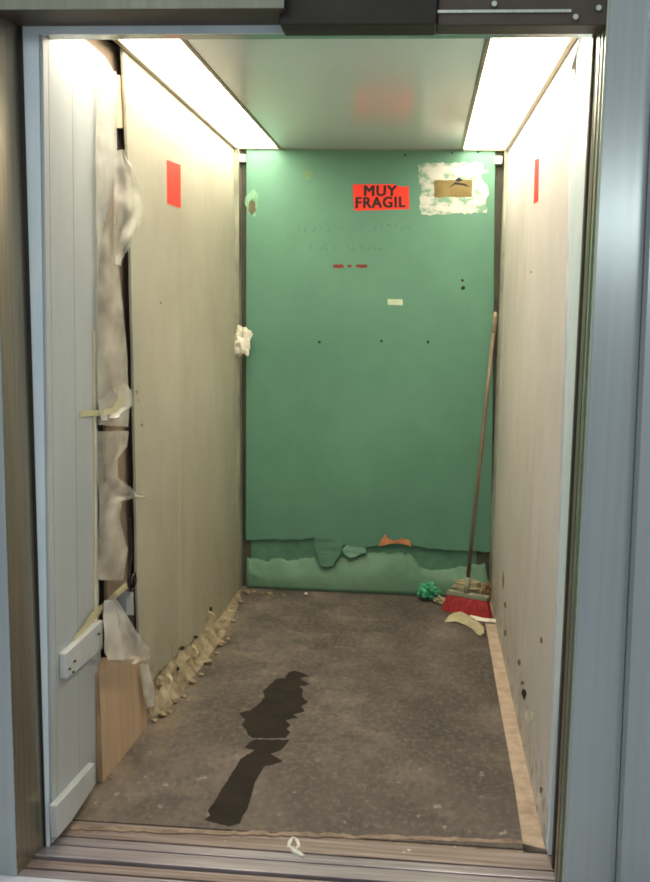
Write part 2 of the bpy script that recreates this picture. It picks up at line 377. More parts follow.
# holes and marks in the green board
def disc(name, s, px, py, rx, ry, m, parent, off=.0146, seed=1, n=14):
    return sheet(name, s, [(px + rx * math.cos(2 * math.pi * k / n) * (1 + .5 * noise.noise(Vector((k * .7, seed + .37, .4)))), py + ry * math.sin(2 * math.pi * k / n) * (1 + .5 * noise.noise(Vector((k * .7, .6, seed + .21))))) for k in range(n)], .0008, m, parent, off=off)
for k, (x, y, r) in enumerate(((462.5, 280.5, 1.4), (463, 288, 2.0), (319.5, 342, 1.3), (381.5, 341, 1.3), (428, 342, 1.5), (405, 155, 1.0), (452, 153, 1.0), (478, 152, 1.0))):
    disc('hole', 'B', x, y, r, r, HOLEM, back, seed=k)
hb = disc('torn_hole', 'B', 252, 204, 6.2, 13, mat('torn hole rim', [(104, 150, 120), (134, 174, 144)], 30, .8, bump=.4), back, seed=9)
disc('hole', 'B', 252.2, 207, 4.4, 7, mat('torn hole inside', [(86, 84, 62), (112, 110, 82)], 20, .9), hb, off=.0156, seed=4)
disc('torn_hole', 'B', 309, 175, 4, 5, mat('scuff', [(112, 142, 104), (126, 156, 118)], 40, .9), back, off=.0143, seed=14)
# faint illegible pencil strokes
rnd = random.Random(4); bm = bmesh.new()
for x0, x1, y0, h in ((297, 346, 229, 8), (352, 412, 227, 8), (310, 334, 247, 9), (344, 382, 249, 7)):
    x = x0
    while x < x1:
        for _ in range(2):
            xa, ya = x + rnd.uniform(0, 3), y0 + rnd.uniform(-h / 2, h / 2); xb, yb = xa + rnd.uniform(-1, 4), y0 + rnd.uniform(-h / 2, h / 2)
            dx, dy = xb - xa, yb - ya; L = math.hypot(dx, dy) or 1; nx, ny = -dy / L * .35, dx / L * .35
            sheet('x', 'B', [(xa - nx, ya - ny), (xb - nx, yb - ny), (xb + nx, yb + ny), (xa + nx, ya + ny)], .0005, SCRAWL, off=.0141, bm=bm)
        x += 7
obj('pencil_scrawl', bm, SCRAWL, back)
for pts in ([(333, 264.6), (343, 264.4), (344, 267.8), (333, 268)], [(347.5, 264.8), (351.5, 264.8), (351.5, 267.4), (347.5, 267.4)], [(356, 264.5), (367, 264.7), (367, 267.8), (356, 267.5)]):
    sheet('marker_stroke', 'B', rag(pts, .35, 2, 3), .0006, PENM, back, off=.0142)

# metal channels in the two back corners
def channel(name, x0, x1, inner):
    t = struct(boxo(name, (min(x0, x1), 2.30, 0), (max(x0, x1), 2.312, 2.12), CHANM, bevel=.002))
    return t
def vstrip(bm, b0, b1, y0, t0, t1, y1, dy, z1=2.148, z0=0.0):
    solid(bm, [Vector((b0, y0, z0)), Vector((b1, y0, z0)), Vector((t1, y1, z1)), Vector((t0, y1, z1))],
          [Vector((b0, y0 + dy, z0)), Vector((b1, y0 + dy, z0)), Vector((t1, y1 + dy, z1)), Vector((t0, y1 + dy, z1))])
bm = bmesh.new(); vstrip(bm, -.632, -.607, 2.335, -.668, -.632, 2.300, .012)
tl = struct(obj('trim_2', bm, CHANM))
bm = bmesh.new(); vstrip(bm, -.612, -.560, 2.405, -.640, -.575, 2.365, .01); obj('channel_recess', bm, CHAND, tl)
bm = bmesh.new(); vstrip(bm, -.609, -.603, 2.335, -.634, -.628, 2.300, .09); obj('channel_lip', bm, CHANM, tl)
bm = bmesh.new(); vstrip(bm, .632, .66, 2.335, .614, .66, 2.300, .012)
tr = struct(obj('trim_3', bm, CHANM))
bm = bmesh.new(); vstrip(bm, .565, .640, 2.405, .56, .628, 2.365, .01); obj('channel_recess', bm, CHAND, tr)
bm = bmesh.new(); vstrip(bm, .630, .636, 2.335, .611, .617, 2.300, .09); obj('channel_lip', bm, CHANM, tr)
boxo('channel_cap', (-.634, 2.32, 2.085), (-.600, 2.36, 2.12), PAPER, tl, bevel=.004)
boxo('channel_cap', (.566, 2.32, 2.085), (.602, 2.36, 2.12), PAPER, tr, bevel=.004)

# left wall: shaft shell, cream board with torn foot, planks in front
left = struct(boxo('wall_left', (-.84, -.115, -.02), (-.80, 2.52, 2.22), SHELL))
tear = [(146, 697), (149, 689), (153, 680), (158, 674), (165, 666), (172, 660), (178, 652), (181, 646), (186, 646), (192, 641), (197, 637), (203, 634), (206, 626), (208, 615), (210, 607), (212, 612), (214, 620), (219, 624), (222, 627), (226, 622), (230, 617), (235, 611), (239, 604)]
tear = rag(tear, 1.2, 3, 8, closed=False)
ledge = [(142, 690), (139, 640), (137.5, 600), (136.5, 540), (135, 450), (133.5, 380), (132, 320), (130.5, 250), (128.5, 180), (126, 110), (124, 75), (122.5, 48)]
ledge = rag(ledge, .35, 16, 4, closed=False)
ceilL = on('C', 236, 149); 
pts = [on('L', x, y, 0) for x, y in tear] + [Vector((XL(2.36, .05), 2.36, .05)), Vector((XL(2.36, H), 2.36, H - .001)), Vector((XL(.5, H), on('L', 122.5, 48).y, H - .001))] + [on('L', x, y, 0) for x, y in ledge[::-1]]
board('board', pts, XL, .008, WALLM, left, -1)
# seam of two boards
sm = [on('L', 179, 640, .0004), on('L', 180, 640, .0004), on('L', 180, 470, .0004), on('L', 179.3, 470, .0004)]
bm = bmesh.new(); solid(bm, sm, [p - Vector((.002, 0, 0)) for p in sm]); obj('board_seam', bm, mat('board seam', [(190, 182, 154), (198, 190, 164)], 9, .7), left)
# torn foot flaring out to the floor
ft = [(140, 726), (150, 719), (158, 714), (169, 709), (178, 698), (186, 687), (194, 676), (204, 664), (212, 652), (220, 642), (228, 628), (236, 612), (241, 598)]
def polyat(P, u):
    u *= len(P) - 1; i = min(int(u), len(P) - 2); t = u - i
    return (P[i][0] + (P[i + 1][0] - P[i][0]) * t, P[i][1] + (P[i + 1][1] - P[i][1]) * t)
bm = bmesh.new(); G = []; NU = 80
for i in range(NU + 1):
    u = i / NU; a = on('L', *polyat(tear, u), -.012); a.z += .03; b = on('F', *polyat(ft, u), .001); row = []
    for k in range(8):
        t = k / 7; p = a.lerp(b, t); w = math.sin(math.pi * t)
        p.x += (.020 * w * noise.noise(Vector((u * 16, t * 3, 2))) + .018 * w * noise.noise(Vector((u * 40, t * 8, 5))) - .004 * w)
        p.z = max(.001, p.z + .012 * w * noise.noise(Vector((u * 30, t * 5, 8))))
        row.append(bm.verts.new(p))
    G.append(row)
for i in range(NU):
    for k in range(7): bm.faces.new((G[i][k], G[i + 1][k], G[i + 1][k + 1], G[i][k + 1]))
obj('torn_foot', bm, GYPS, left)
for k, (x, y, rx, ry) in enumerate(((183, 650, 2, 3.5), (178, 669, 1.4, 2.2), (211, 612, 1.6, 6), (217, 622, 3, 1.6), (196, 637, 2.6, 1.4), (149, 694, 1.8, 4))):
    disc('tear_gap', 'L', x, y, rx, ry, HOLEM, left, off=.004 if k != 1 else .02, seed=k)
rnd = random.Random(31)
for k in range(14):
    u = .03 + .93 * k / 13; x, y = polyat(tear, u); fx_, fy_ = polyat(ft, u); t = rnd.uniform(.0, .55)
    c = on('L', x + (fx_ - x) * t * .5, y + (fy_ - y) * t, .006 + .016 * rnd.random()); c.z = max(c.z, .012)
    Lr, wd = rnd.uniform(.03, .07), rnd.uniform(.003, .008); an = rnd.uniform(-.9, .9); rows = []
    for j in range(5):
        q = j / 4; p = c + Vector((.030 * math.sin(q * 2.2) * rnd.uniform(.6, 1), math.sin(an) * Lr * q, -math.cos(an) * Lr * q * .8)); p.z = max(p.z, .004)
        wv = Vector((.002, wd * (1 - q * .7), wd * .25)); rows.append((p - wv, p + wv))
    loft('paper_shred', rows, 3, GYPS if k % 3 else CREAMP, left, crumple=.004, nv=3, seed=k)
# small dents and scuffs of the board
for k, (x, y, r) in enumerate(((137, 392, 1.2), (142, 425, 1.0), (139, 400, .8), (161, 303, 1.0))):
    disc('dent', 'L', x, y, r, r * 1.4, GYPS, left, off=.0003, seed=k)

# planks
plk = struct(bpy.data.objects.new('wall_left_front', None)); COL.objects.link(plk); plk.location = (-.66, .1, 0)
ybk = on('P', 97, 400).y
ys = [-.118, on('P', 53, 450).y, on('P', 76, 450).y, ybk]
for i in range(3):
    y0, y1 = ys[i] + .0012, ys[i + 1] - .0012
    bm = bmesh.new()
    if i < 2:
        P = [(y0, .001), (y1, .001), (y1, H - .001), (y0, H - .001)]
    else:
        y2 = on('P', 116, 90).y
        P = [(y0, .001), (on('P', 140, 700).y - .02, .001), (on('P', 140, 640).y - .09, .16), (y1 + .02, .30), (y1, .5), (y1, 1.3), (on('P', 99, 250).y, on('P', 99, 250).z), (on('P', 117, 160).y, on('P', 117, 160).z), (on('P', 116.5, 90).y, on('P', 116.5, 90).z), (on('P', 113, 70).y, on('P', 113, 70).z), (on('P', 105, 57).y, on('P', 105, 57).z), (on('P', 94, 47).y, on('P', 94, 47).z), (on('P', 84, 39).y, on('P', 84, 39).z), (y0, H - .03)]
    fr = [Vector((XL(y, z) - PLK, y, z)) for y, z in P]
    solid(bm, fr, [p - Vector((.018, 0, 0)) for p in fr]); obj('plank', bm, PLANKM, plk)
bm = bmesh.new()
P = [(ys[0] + .03, .002), (ys[2] + .03, .002), (ys[2] + .03, 2.0), (ys[0] + .03, 2.12)]
fr = [Vector((XL(y, z) - PLK - .006, y, z)) for y, z in P]; solid(bm, fr, [p - Vector((.02, 0, 0)) for p in fr]); obj('plank_backing', bm, GROOVE, plk)
# cream edge strip of the plank wall beside the film
eg = [(94.5, 660), (97.5, 660), (97.5, 560), (96.5, 450), (95.5, 330), (94, 330), (95, 450), (95.5, 560)]
sheet('edge_strip', 'P', eg, .006, mat('cream edge strip', [(208, 200, 172), (218, 210, 184)], 8, .6), plk)
def batten(pts, holes):
    b = sheet('batten', 'P', pts, .02, BATTM, plk)
    b.modifiers.new('bevel', 'BEVEL').width = .002
    for x, y in holes: disc('screw', 'P', x, y, 1.2, 1.4, SCREWM, b, off=.0205)
batten([(66, 654), (103, 620), (103, 648), (67, 679)], [(75, 661), (70, 669), (73.5, 672), (99, 634)])
batten([(62, 800), (95, 763), (95, 785), (72, 821), (58, 838), (56, 806)], [])
# behind the film: pale liner seen in the gap, box and connectors
bm = bmesh.new(); 
ln = [on('P', x, y, -.05) for x, y in ((84, 690), (122, 700), (119, 560), (116, 300), (110, 150), (84, 150))]
solid(bm, ln, [p - Vector((.01, 0, 0)) for p in ln]); obj('shaft_liner', bm, mat('grey liner behind film', [(170, 162, 146), (190, 183, 167)], 4, .8, stretch=(1, 4, .4)), left)
bm = bmesh.new(); ln = [on('L', x, y, -.03) for x, y in ((108, 700), (150, 700), (146, 300), (138, 150), (132, 55), (70, 20), (70, 60), (104, 80))]
solid(bm, ln, [p - Vector((.01, 0, 0)) for p in ln]); obj('gap_lining', bm, mat('brown gap lining', [(126, 110, 92), (146, 128, 108)], 5, .85), left)
ln = [on('L', x, y, -.012) for x, y in ((116, 75), (122.5, 75), (123.5, 128), (117.5, 128))]
bm = bmesh.new(); solid(bm, ln, [p - Vector((.01, 0, 0)) for p in ln]); obj('wooden_stud', bm, mat('pale stud', [(196, 172, 138), (212, 190, 158)], 5, .8), left)
# right wall
right = struct(boxo('wall_right', (.80, -.0, -.02), (.84, 2.52, 2.22), SHELL))
bm = bmesh.new()
fe = rag([(546, 842), (553, 660), (559, 500), (564, 350), (568, 180), (570, 100), (572, 38)], .25, 25, 6, closed=False)
pts = [Vector((XR(.06, -.003), .06, -.003)), Vector((XR(2.36, -.003), 2.36, -.003)), Vector((XR(2.36, H), 2.36, H - .001)), Vector((XR(.3, H), .3, H - .001))] + [on('R', x, y, 0) for x, y in fe[::-1][1:-1]]
board('board', pts, XR, .012, WALLR, right, 1)
# white film strip and return panel in front of the board
pts = [Vector((XR(0, 0), .0, .001)), Vector((XR(.4, 0) + .004, .40, .001)), Vector((XR(.4, H) + .004, .40, H - .002)), Vector((XR(0, H), 0, H - .002))]
pts = [p + Vector((.003, 0, 0)) for p in pts]
bm = bmesh.new(); solid(bm, pts, [p + Vector((.02, 0, 0)) for p in pts]); obj('return_panel', bm, FILMB, right)
for k, (x, y, rx, ry) in enumerate(((524, 694, 2.2, 5), (522, 683, 1.4, 2), (519, 662, 1.5, 3), (505, 605, 1, 3), (505, 633, 1.2, 3), (503, 580, .8, 8), (541, 790, 1.5, 3))):
    disc('tear_gap', 'R', x, y, rx, ry, mat('brown scuff', [(126, 100, 72), (150, 122, 92)], 40, .9) if k != 0 else HOLEM, right, off=.0004, seed=k)
for k, (x, y, rx, ry) in enumerate(((529, 716, 4, 6), (539, 800, 2, 8), (531, 272, 1, 1), (541, 640, 1.4, 3))):
    disc('patch', 'R', x, y, rx, ry, PAPER if k < 2 else GYPS, right, off=.0004, seed=k + 20)

# ceiling
ceil = struct(boxo('ceiling', (-.428, -.06, H), (.408, 2.37, H + .02), CEILM))
boxo('upper_slab', (-.84, -.10, H + .06), (.84, 2.52, H + .10), SHELL, ceil)
boxo('ceiling_edge', (-.66, 2.335, H - .004), (.66, 2.36, H + .0195), TRIMC, ceil, bevel=.002)
def ceiling_light(side, inner, label):
    t = empty('ceiling_light', (side * .53, 1.2, H), label, 'ceiling light', None)
    Y0, Y1 = -.02, 2.333
    def edge(y, d): return (XL(y, H) + d) if side < 0 else (XR(y, H) - d)
    def slab(bm, d0, d1, z0, z1, y0=Y0, y1=Y1, inn=None):
        # between the distance d0 from the wall and either d1 or the inner edge
        P = []
        for y, w in ((y0, 0), (y0, 1), (y1, 1), (y1, 0)):
            x = edge(y, d0) if w == 0 else (inn if inn is not None else edge(y, d1)); P.append(Vector((x, y, z0)))
        solid(bm, P, [p + Vector((0, 0, z1 - z0)) for p in P])
    bm = bmesh.new(); slab(bm, .018, 0, H + .004, H + .012, 0, 2.325, inner - side * -.012); obj('diffuser', bm, LIT, t)
    bm = bmesh.new(); slab(bm, .0, 0, H + .014, H + .05, inn=inner); obj('lamp_housing', bm, TRIMC, t)
    f = bmesh.new(); slab(f, .001, .0185, H - .008, H + .012)
    a, b = sorted((inner, inner + side * .0125)); box(f, (a, Y0, H - .004), (b, Y1, H + .012))
    a, b = sorted((inner, edge(2.33, .02))); box(f, (a, 2.3255, H - .004), (b, 2.3335, H + .012)); box(f, (a, -.02, H - .004), (b, -.005, H + .012))
    obj('frame', f, TRIMC, t)
ceiling_light(-1, -.430, 'long lit fluorescent ceiling panel above the left cream wall')
ceiling_light(1, .410, 'long lit fluorescent ceiling panel above the right cream wall')

# door surround of the cabin and of the landing
hd = struct(boxo('trim_4', (-.72, -.118, 2.036), (.66, -.062, 2.30), STEELP))
bm = bmesh.new(); box(bm, (-.70, -.124, 2.033), (-.03, -.1185, 2.075)); box(bm, (-.03, -.122, 2.030), (.60, -.1185, 2.070))
obj('protective_film', bm, FILMB, hd)
boxo('film_hook', (-.046, -.128, 2.030), (-.028, -.1245, 2.066), FILMB, hd)
fr = struct(bpy.data.objects.new('trim_5', None)); COL.objects.link(fr); fr.location = (-.7, -.2, 0)
def quadpost(name, b, t, y0, y1, m, parent, z0=-.01, z1=2.6):
    bm = bmesh.new()
    solid(bm, [Vector((b[0], y0, z0)), Vector((b[1], y0, z0)), Vector((t[1], y0, z1)), Vector((t[0], y0, z1))], [Vector((b[0], y1, z0)), Vector((b[1], y1, z0)), Vector((t[1], y1, z1)), Vector((t[0], y1, z1))])
    return obj(name, bm, m, parent)
def slant(name, q, y, dy, m, parent, z0=-.02, z1=2.10):
    # flat vertical strip through four measured points, upper left, upper right, lower right, lower left
    P = [at(px, py, 1, y) for px, py in q]
    def ext(a, b, z): t = (z - b.z) / (a.z - b.z); return b.lerp(a, t)
    L0, L1 = ext(P[0], P[3], z0), ext(P[0], P[3], z1); R0_, R1 = ext(P[1], P[2], z0), ext(P[1], P[2], z1)
    bm = bmesh.new(); f4 = [L0, R0_, R1, L1]; solid(bm, f4, [p + Vector((0, dy, 0)) for p in f4]); return obj(name, bm, m, parent)
# reveal of the left jamb: front edge at y -.25, rear edge at y -.12
def ex2(a, b, z): t = (z - b.z) / (a.z - b.z); return b.lerp(a, t)
fa, fb = at(0, 300, 1, -.252), at(17, 850, 1, -.252); ra, rb = at(25, 250, 1, -.125), at(44.5, 850, 1, -.125)
f4 = [ex2(fa, fb, -.02), ex2(ra, rb, -.02), ex2(ra, rb, 2.06), ex2(fa, fb, 2.06)]
bm = bmesh.new(); solid(bm, f4, [p - Vector((.01, 0, 0)) for p in f4]); obj('jamb_reveal', bm, STEELD, fr)
fl0, fl1 = f4[0], f4[3]
bm = bmesh.new(); q4 = [Vector((-1.0, -.2585, -.02)), fl0 + Vector((0, -.0065, 0)), fl1 + Vector((0, -.0065, 0)), Vector((-1.0, -.2585, 2.06))]
solid(bm, q4, [p + Vector((0, .005, 0)) for p in q4]); obj('jamb_face', bm, STEELP, fr)
slant('protective_film', [(20.5, 60), (39, 60), (50, 850), (43, 850)], -.1245, .002, FILMB, fr, z1=2.075)
slant('jamb_dark_strip', [(18.5, 60), (23, 60), (46, 850), (42, 850)], -.1275, .002, DARKM, fr, z1=2.06)  # thin dark strip where the reveal meets the film
boxo('header_soffit', (-.76, -.252, 2.051), (-.06, -.125, 2.058), DARKB, fr)
boxo('header_face', (-1.0, -.2575, 2.0515), (-.06, -.2525, 2.6), mat('dull header steel', [(122, 124, 108), (138, 139, 122)], 3, .5, .3, stretch=(8, 8, .6), detail=3), fr)
# door gear over the right half
boxo('gear_cover', (-.075, -.22, at(375, 24.5, 1, -.22).z), (.27, -.126, 2.5), DARKM, fr, bevel=.003)
boxo('gear_rail', (.272, -.20, at(500, 25.5, 1, -.20).z), (.66, -.126, 2.5), DARKB, fr, bevel=.003)
boxo('gear_rail_edge', (.272, -.206, at(500, 11, 1, -.206).z - .003), (.56, -.2005, at(500, 11, 1, -.206).z + .003), STEEL, fr)
bm = bmesh.new()
for x, z in [(at(*q, 1, -.201).x, at(*q, 1, -.201).z) for q in ((494, 5), (575, 18), (598, 9))]:
    tube(bm, [(x, -.201, z), (x, -.212, z)], .006, 10)
obj('bolt', bm, STEEL, fr)

dr = struct(bpy.data.objects.new('door_1', None)); COL.objects.link(dr); dr.location = (.64, -.1, 0)
def leaf(name, b, t, y0, y1, m, z1=2.6): return quadpost(name, b, t, y0, y1, m, dr, z1=z1)
leaf('door_edge', (.6395, .70), (.628, .70), -.062, -.040, DARKB)
leaf('door_edge', (.644, .70), (.634, .70), -.092, -.068, LEAFM)
leaf('door_edge', (.640, .72), (.634, .72), -.128, -.098, STEELD)
leaf('door_edge', (.642, .74), (.636, .74), -.158, -.134, LEAFM)
leaf('door_lip', (.643, .648), (.634, .639), -.205, -.196, LEAFM)
leaf('door_leaf', (.6475, .86), (.6385, .86), -.205, -.175, STEELP)
rj = struct(bpy.data.objects.new('trim_6', None)); COL.objects.link(rj); rj.location = (.8, -.23, 0)
quadpost('jamb_face', (.768, 1.3), (.728, 1.3), -.262, -.212, STEELP, rj)

# ------------------------------------------------------------- the things
# wet stain on the floor
zs = lambda P: [(190 + x / 4.643, 650 + y / 4.643) for x, y in P]
A = zs([(480, 95), (520, 105), (552, 121), (512, 130), (530, 145), (557, 160), (505, 166), (525, 185), (520, 215), (547, 240), (515, 260), (532, 285), (478, 298), (502, 313), (445, 325), (466, 350), (448, 365), (466, 380), (445, 408), (290, 408), (268, 392), (262, 370), (240, 345), (258, 322), (228, 292), (282, 280), (330, 240), (347, 215), (338, 190), (385, 150), (400, 133), (440, 130), (458, 105)])
B = zs([(300, 416), (462, 417), (420, 465), (372, 480), (430, 515), (390, 530), (345, 540), (320, 580), (300, 620), (285, 680), (265, 740), (240, 780), (230, 805), (180, 818), (120, 802), (68, 786), (95, 768), (83, 745), (110, 710), (150, 640), (190, 580), (215, 540), (235, 505), (300, 465), (252, 452), (272, 432)])
bm = bmesh.new()
for P in (A, B): sheet('x', 'F', rag(P, .35, 2.2, 2), .0008, WETM, bm=bm)
tag(obj('water_stain', bm, WETM), 'dark wet stain with jagged edges on the grey lift floor', 'stain')

# stickers
def sticker(name, s, pts, m, label, cat, off, th=.0008):
    return tag(sheet(name, s, pts, th, m, off=off), label, cat)
fx = [(352.8, 184.2), (393, 184.2), (402, 186.8), (408.8, 186.2), (409.4, 209), (354, 210.8)]
fs = sticker('warning_sticker', 'B', fx, RED, 'red sticker reading MUY FRAGIL in black on the green wall', 'sticker', .0145)
def lettering(txt, quad, parent):
    cu = bpy.data.curves.new('t', 'FONT'); cu.body = txt; cu.resolution_u = 3; cu.space_character = 1.12
    to = bpy.data.objects.new('t', cu); COL.objects.link(to)
    bpy.context.view_layer.update()
    me = bpy.data.meshes.new_from_object(to.evaluated_get(bpy.context.evaluated_depsgraph_get()))
    bpy.data.objects.remove(to); bpy.data.curves.remove(cu)
    x0 = min(v.co.x for v in me.vertices); x1 = max(v.co.x for v in me.vertices); y0 = min(v.co.y for v in me.vertices); y1 = max(v.co.y for v in me.vertices)
    (tl, tr_, br, bl) = quad
    for v in me.vertices:
        u, w = (v.co.x - x0) / (x1 - x0), (v.co.y - y0) / (y1 - y0)
        px = (bl[0] * (1 - u) + br[0] * u) * (1 - w) + (tl[0] * (1 - u) + tr_[0] * u) * w
        py = (bl[1] * (1 - u) + br[1] * u) * (1 - w) + (tl[1] * (1 - u) + tr_[1] * u) * w
        v.co = on('B', px, py, .0159)
    bold = bmesh.new()
    for dx, dz, dy in ((0, 0, 0), (.0013, 0, .00003), (-.0013, 0, .00006), (.0026, 0, .00009), (-.0026, 0, .00012), (0, .0016, .00015), (0, -.0016, .00018), (.0022, .0014, .00021), (-.0022, -.0014, .00024), (-.0022, .0014, .00027), (.0022, -.0014, .0003)):
        k = len(bold.verts); bold.from_mesh(me); bold.verts.ensure_lookup_table()
        for v in bold.verts[k:]: v.co += Vector((dx, -dy, dz))
    bold.to_mesh(me); bold.free()
    me.materials.append(BLACKM); o = bpy.data.objects.new('lettering', me); COL.objects.link(o); o.parent = parent
lettering('MUY', [(364.5, 185.6), (396.5, 185.8), (396.2, 196), (364.3, 195.8)], fs)
lettering('FRAGIL', [(356.2, 197.3), (405, 196.6), (405.3, 207), (356, 208.2)], fs)
sticker('red_label', 'L', [(167, 160), (180.6, 165), (180.9, 208), (167.4, 203.5)], RED, 'blank red label on the left cream wall', 'label', .0002)
sticker('red_label', 'R', [(534.8, 160), (539, 158.5), (538, 201), (533.6, 204)], RED, 'blank narrow red label on the right cream wall', 'label', .0002)
wl = [(417.5, 164), (440, 163), (481.5, 162.5), (484, 172), (481, 178), (487, 185), (488.7, 194), (486, 202), (486.6, 212.5), (421, 215), (420, 202), (421.6, 189), (418, 176)]
wlo = sticker('torn_label', 'B', rag(wl, 1.1, 3, 9), LABELW, 'torn white paper label with brown patch on the green wall', 'label', .0145)
sheet('cardboard_patch', 'B', rag([(433.7, 180.4), (472, 179.8), (472, 196.7), (434.2, 197.4)], .5, 5, 2), .001, TAN, wlo, off=.0155)
bm = bmesh.new()
for P in ([(449, 188), (455, 182), (465, 183.5), (470, 187), (463, 185.5), (455, 184.5)], [(455, 180), (459, 177), (463, 180.5), (458, 182)]):
    sheet('x', 'B', P, .0006, BLACKM, off=.0166, bm=bm)
obj('dark_tear', bm, BLACKM, wlo)
disc('paper_fleck', 'B', 486.5, 171.5, 1.4, 1.6, PAPER, wlo, off=.0146)
sticker('tape_piece', 'B', [(387.5, 299), (402.5, 299.3), (403, 305.2), (387.8, 304.8)], TAPEW, 'small pale piece of tape on the middle of the green wall', 'tape', .0145)

# crumpled paper stuck in the left channel
p = at(242, 341, 1, 2.285)
tag(wad('crumpled_paper', p, (.045, .022, .072), PAPER, 3.3, .5), 'crumpled white paper stuck on the metal channel beside the green wall', 'paper')

# plywood offcut leaning on the planks
pw = empty('plywood_board', on('F', 118, 754), 'bare plywood offcut leaning against the white planks, top corner cut', 'board')
def tilt(px, py, base):     # point of the leaning face
    return base
b0, b1 = on('F', 99, 782, .002), on('F', 140, 726, .002)
t0, t1 = on('P', 98, 676, .012), on('L', 140, 663, .010)
c1 = on('P', 107, 658, .012)
m0 = on('L', 142, 690, .010)
b0.x += .004
t0.y = b0.y - .002
b1.x = max(b1.x, XL(b1.y, 0) + .012); b0.x = max(b0.x, XL(b0.y, 0) - PLK + .02)
face = [b0, b1, Vector((t1.x, b1.y, t1.z)), c1, t0]
bm = bmesh.new(); solid(bm, face, [p - Vector((.018, .0, .0)) for p in face]); obj('panel', bm, PLYM, pw)
ed = [b0 + Vector((.0002, -.0016, 0)), t0 + Vector((.0002, -.0016, 0)), c1 + Vector((.0002, -.001, .0012))]
ed2 = [p - Vector((.0176, 0, 0)) for p in ed]
bm = bmesh.new()
va = [bm.verts.new(p) for p in ed]; vb = [bm.verts.new(p) for p in ed2]
for i in range(2): bm.faces.new((va[i], va[i + 1], vb[i + 1], vb[i]))
obj('edge_face', bm, PLYE, pw)

# plastic film over the gap of the left wall
def rowsP(L, off0=.006, off1=.006): return [(on('P', xa, y + 0, off0 + PLK * .2), on('L', xb, y + dy, off1)) for xa, xb, y, dy in L]
o = loft('plastic_sheet', rowsP([(97, 116, 72, 0), (96, 117, 110, 2), (95, 116, 160, 2), (96, 115, 220, 2), (97, 118, 262, 2), (96, 122, 300, 2), (96, 126, 345, 2), (97, 129, 395, 2), (98, 128, 425, 2)]), 14, FILM, crumple=.008, fold=.007, seed=1.7)
tag(o, 'long clear plastic sheet hanging over the upper gap in the left wall', 'plastic sheet')
o = loft('plastic_flap', [(on('L', 115, 150, .012), on('L', 119, 149, .012)), (on('L', 114, 168, .014), on('L', 130, 166, .03)), (on('L', 113.5, 195, .014), on('L', 140, 193, .03)), (on('L', 113, 215, .014), on('L', 142, 216, .03)), (on('L', 113, 238, .013), on('L', 132, 241, .03)), (on('L', 114, 264, .012), on('L', 119, 266, .014))], 14, FILMT, crumple=.012, fold=.014, seed=4.1)
tag(o, 'loose flap of clear plastic curling out over the upper cream wall', 'plastic flap')
o = loft('plastic_bunch', rowsP([(96, 124, 400, -18), (98, 130, 408, -18), (99, 131, 414, -8), (99, 120, 420, -4)], .012, .016), 12, FILMC, crumple=.02, fold=.02, seed=7.7)
tag(o, 'bunched knot of clear plastic taped halfway up the left gap', 'plastic')
o = loft('packing_tape', [(on('P', 80, 411, .004), on('P', 80, 417, .004)), (on('P', 96, 410, .010), on('P', 96, 416, .010)), (on('L', 112, 408, .016), on('L', 112, 414, .016)), (on('L', 119, 398, .014), on('L', 121, 408, .014)), (on('L', 128, 392, .008), on('L', 131, 398, .008))], 4, TAPEY, crumple=.004, seed=2)
tag(o, 'yellowish tape strip holding the plastic bunch to the white planks', 'tape')
o = loft('plastic_sheet', rowsP([(97, 128, 431, 0), (97, 126, 447, 0), (97, 117, 458, 0), (97, 118, 478, 0), (97.5, 124, 484, -2), (98, 138, 490, 4), (98, 148, 497, -1), (98, 122, 503, -2), (98, 119, 515, 0), (98, 124, 540, 0), (98, 127, 549, 0), (98, 124, 568, 0), (98, 123, 580, 0)]), 14, FILM, crumple=.008, fold=.008, seed=9.2)
tag(o, 'torn clear plastic sheet hanging over the lower gap in the left wall', 'plastic sheet')
o = loft('packing_tape', [(on('P', 72, 640, .004), on('P', 74, 646, .004)), (on('P', 92, 612, .008), on('P', 95, 619, .008)), (on('P', 104, 602, .012), on('P', 107, 608, .012)), (on('L', 114, 592, .022), on('L', 116, 598, .022)), (on('L', 126, 582, .014), on('L', 128, 588, .014))], 4, TAPEY, crumple=.005, seed=3)
tag(o, 'yellowish tape strip stuck diagonally above the white batten', 'tape')
o = loft('plastic_sheet', [(on('P', 104, 600, .018), on('L', 114, 597, .02)), (on('P', 103, 614, .018), on('L', 124, 612, .03)), (on('P', 104, 634, .03), on('L', 136, 632, .05)), (on('P', 104, 652, .04), on('L', 148, 648, .06)), (on('P', 108, 661, .05), on('L', 150, 658, .06)), (on('P', 120, 663, .05), on('L', 136, 664, .05))], 14, FILMC, crumple=.018, fold=.016, seed=12.4)
tag(o, 'crumpled clear plastic bunched above the leaning plywood offcut', 'plastic sheet')
o = loft('plastic_scrap', [(on('L', 139, 664, .016), on('L', 148, 664, .02)), (on('L', 140, 680, .016), on('L', 152, 676, .03)), (on('L', 142, 694, .016), on('L', 153, 690, .03)), (on('L', 146, 708, .02), on('L', 152, 704, .03))], 8, FILMC, crumple=.02, fold=.012, seed=15)
tag(o, 'small plastic scrap dangling beside the plywood and torn wall foot', 'plastic')

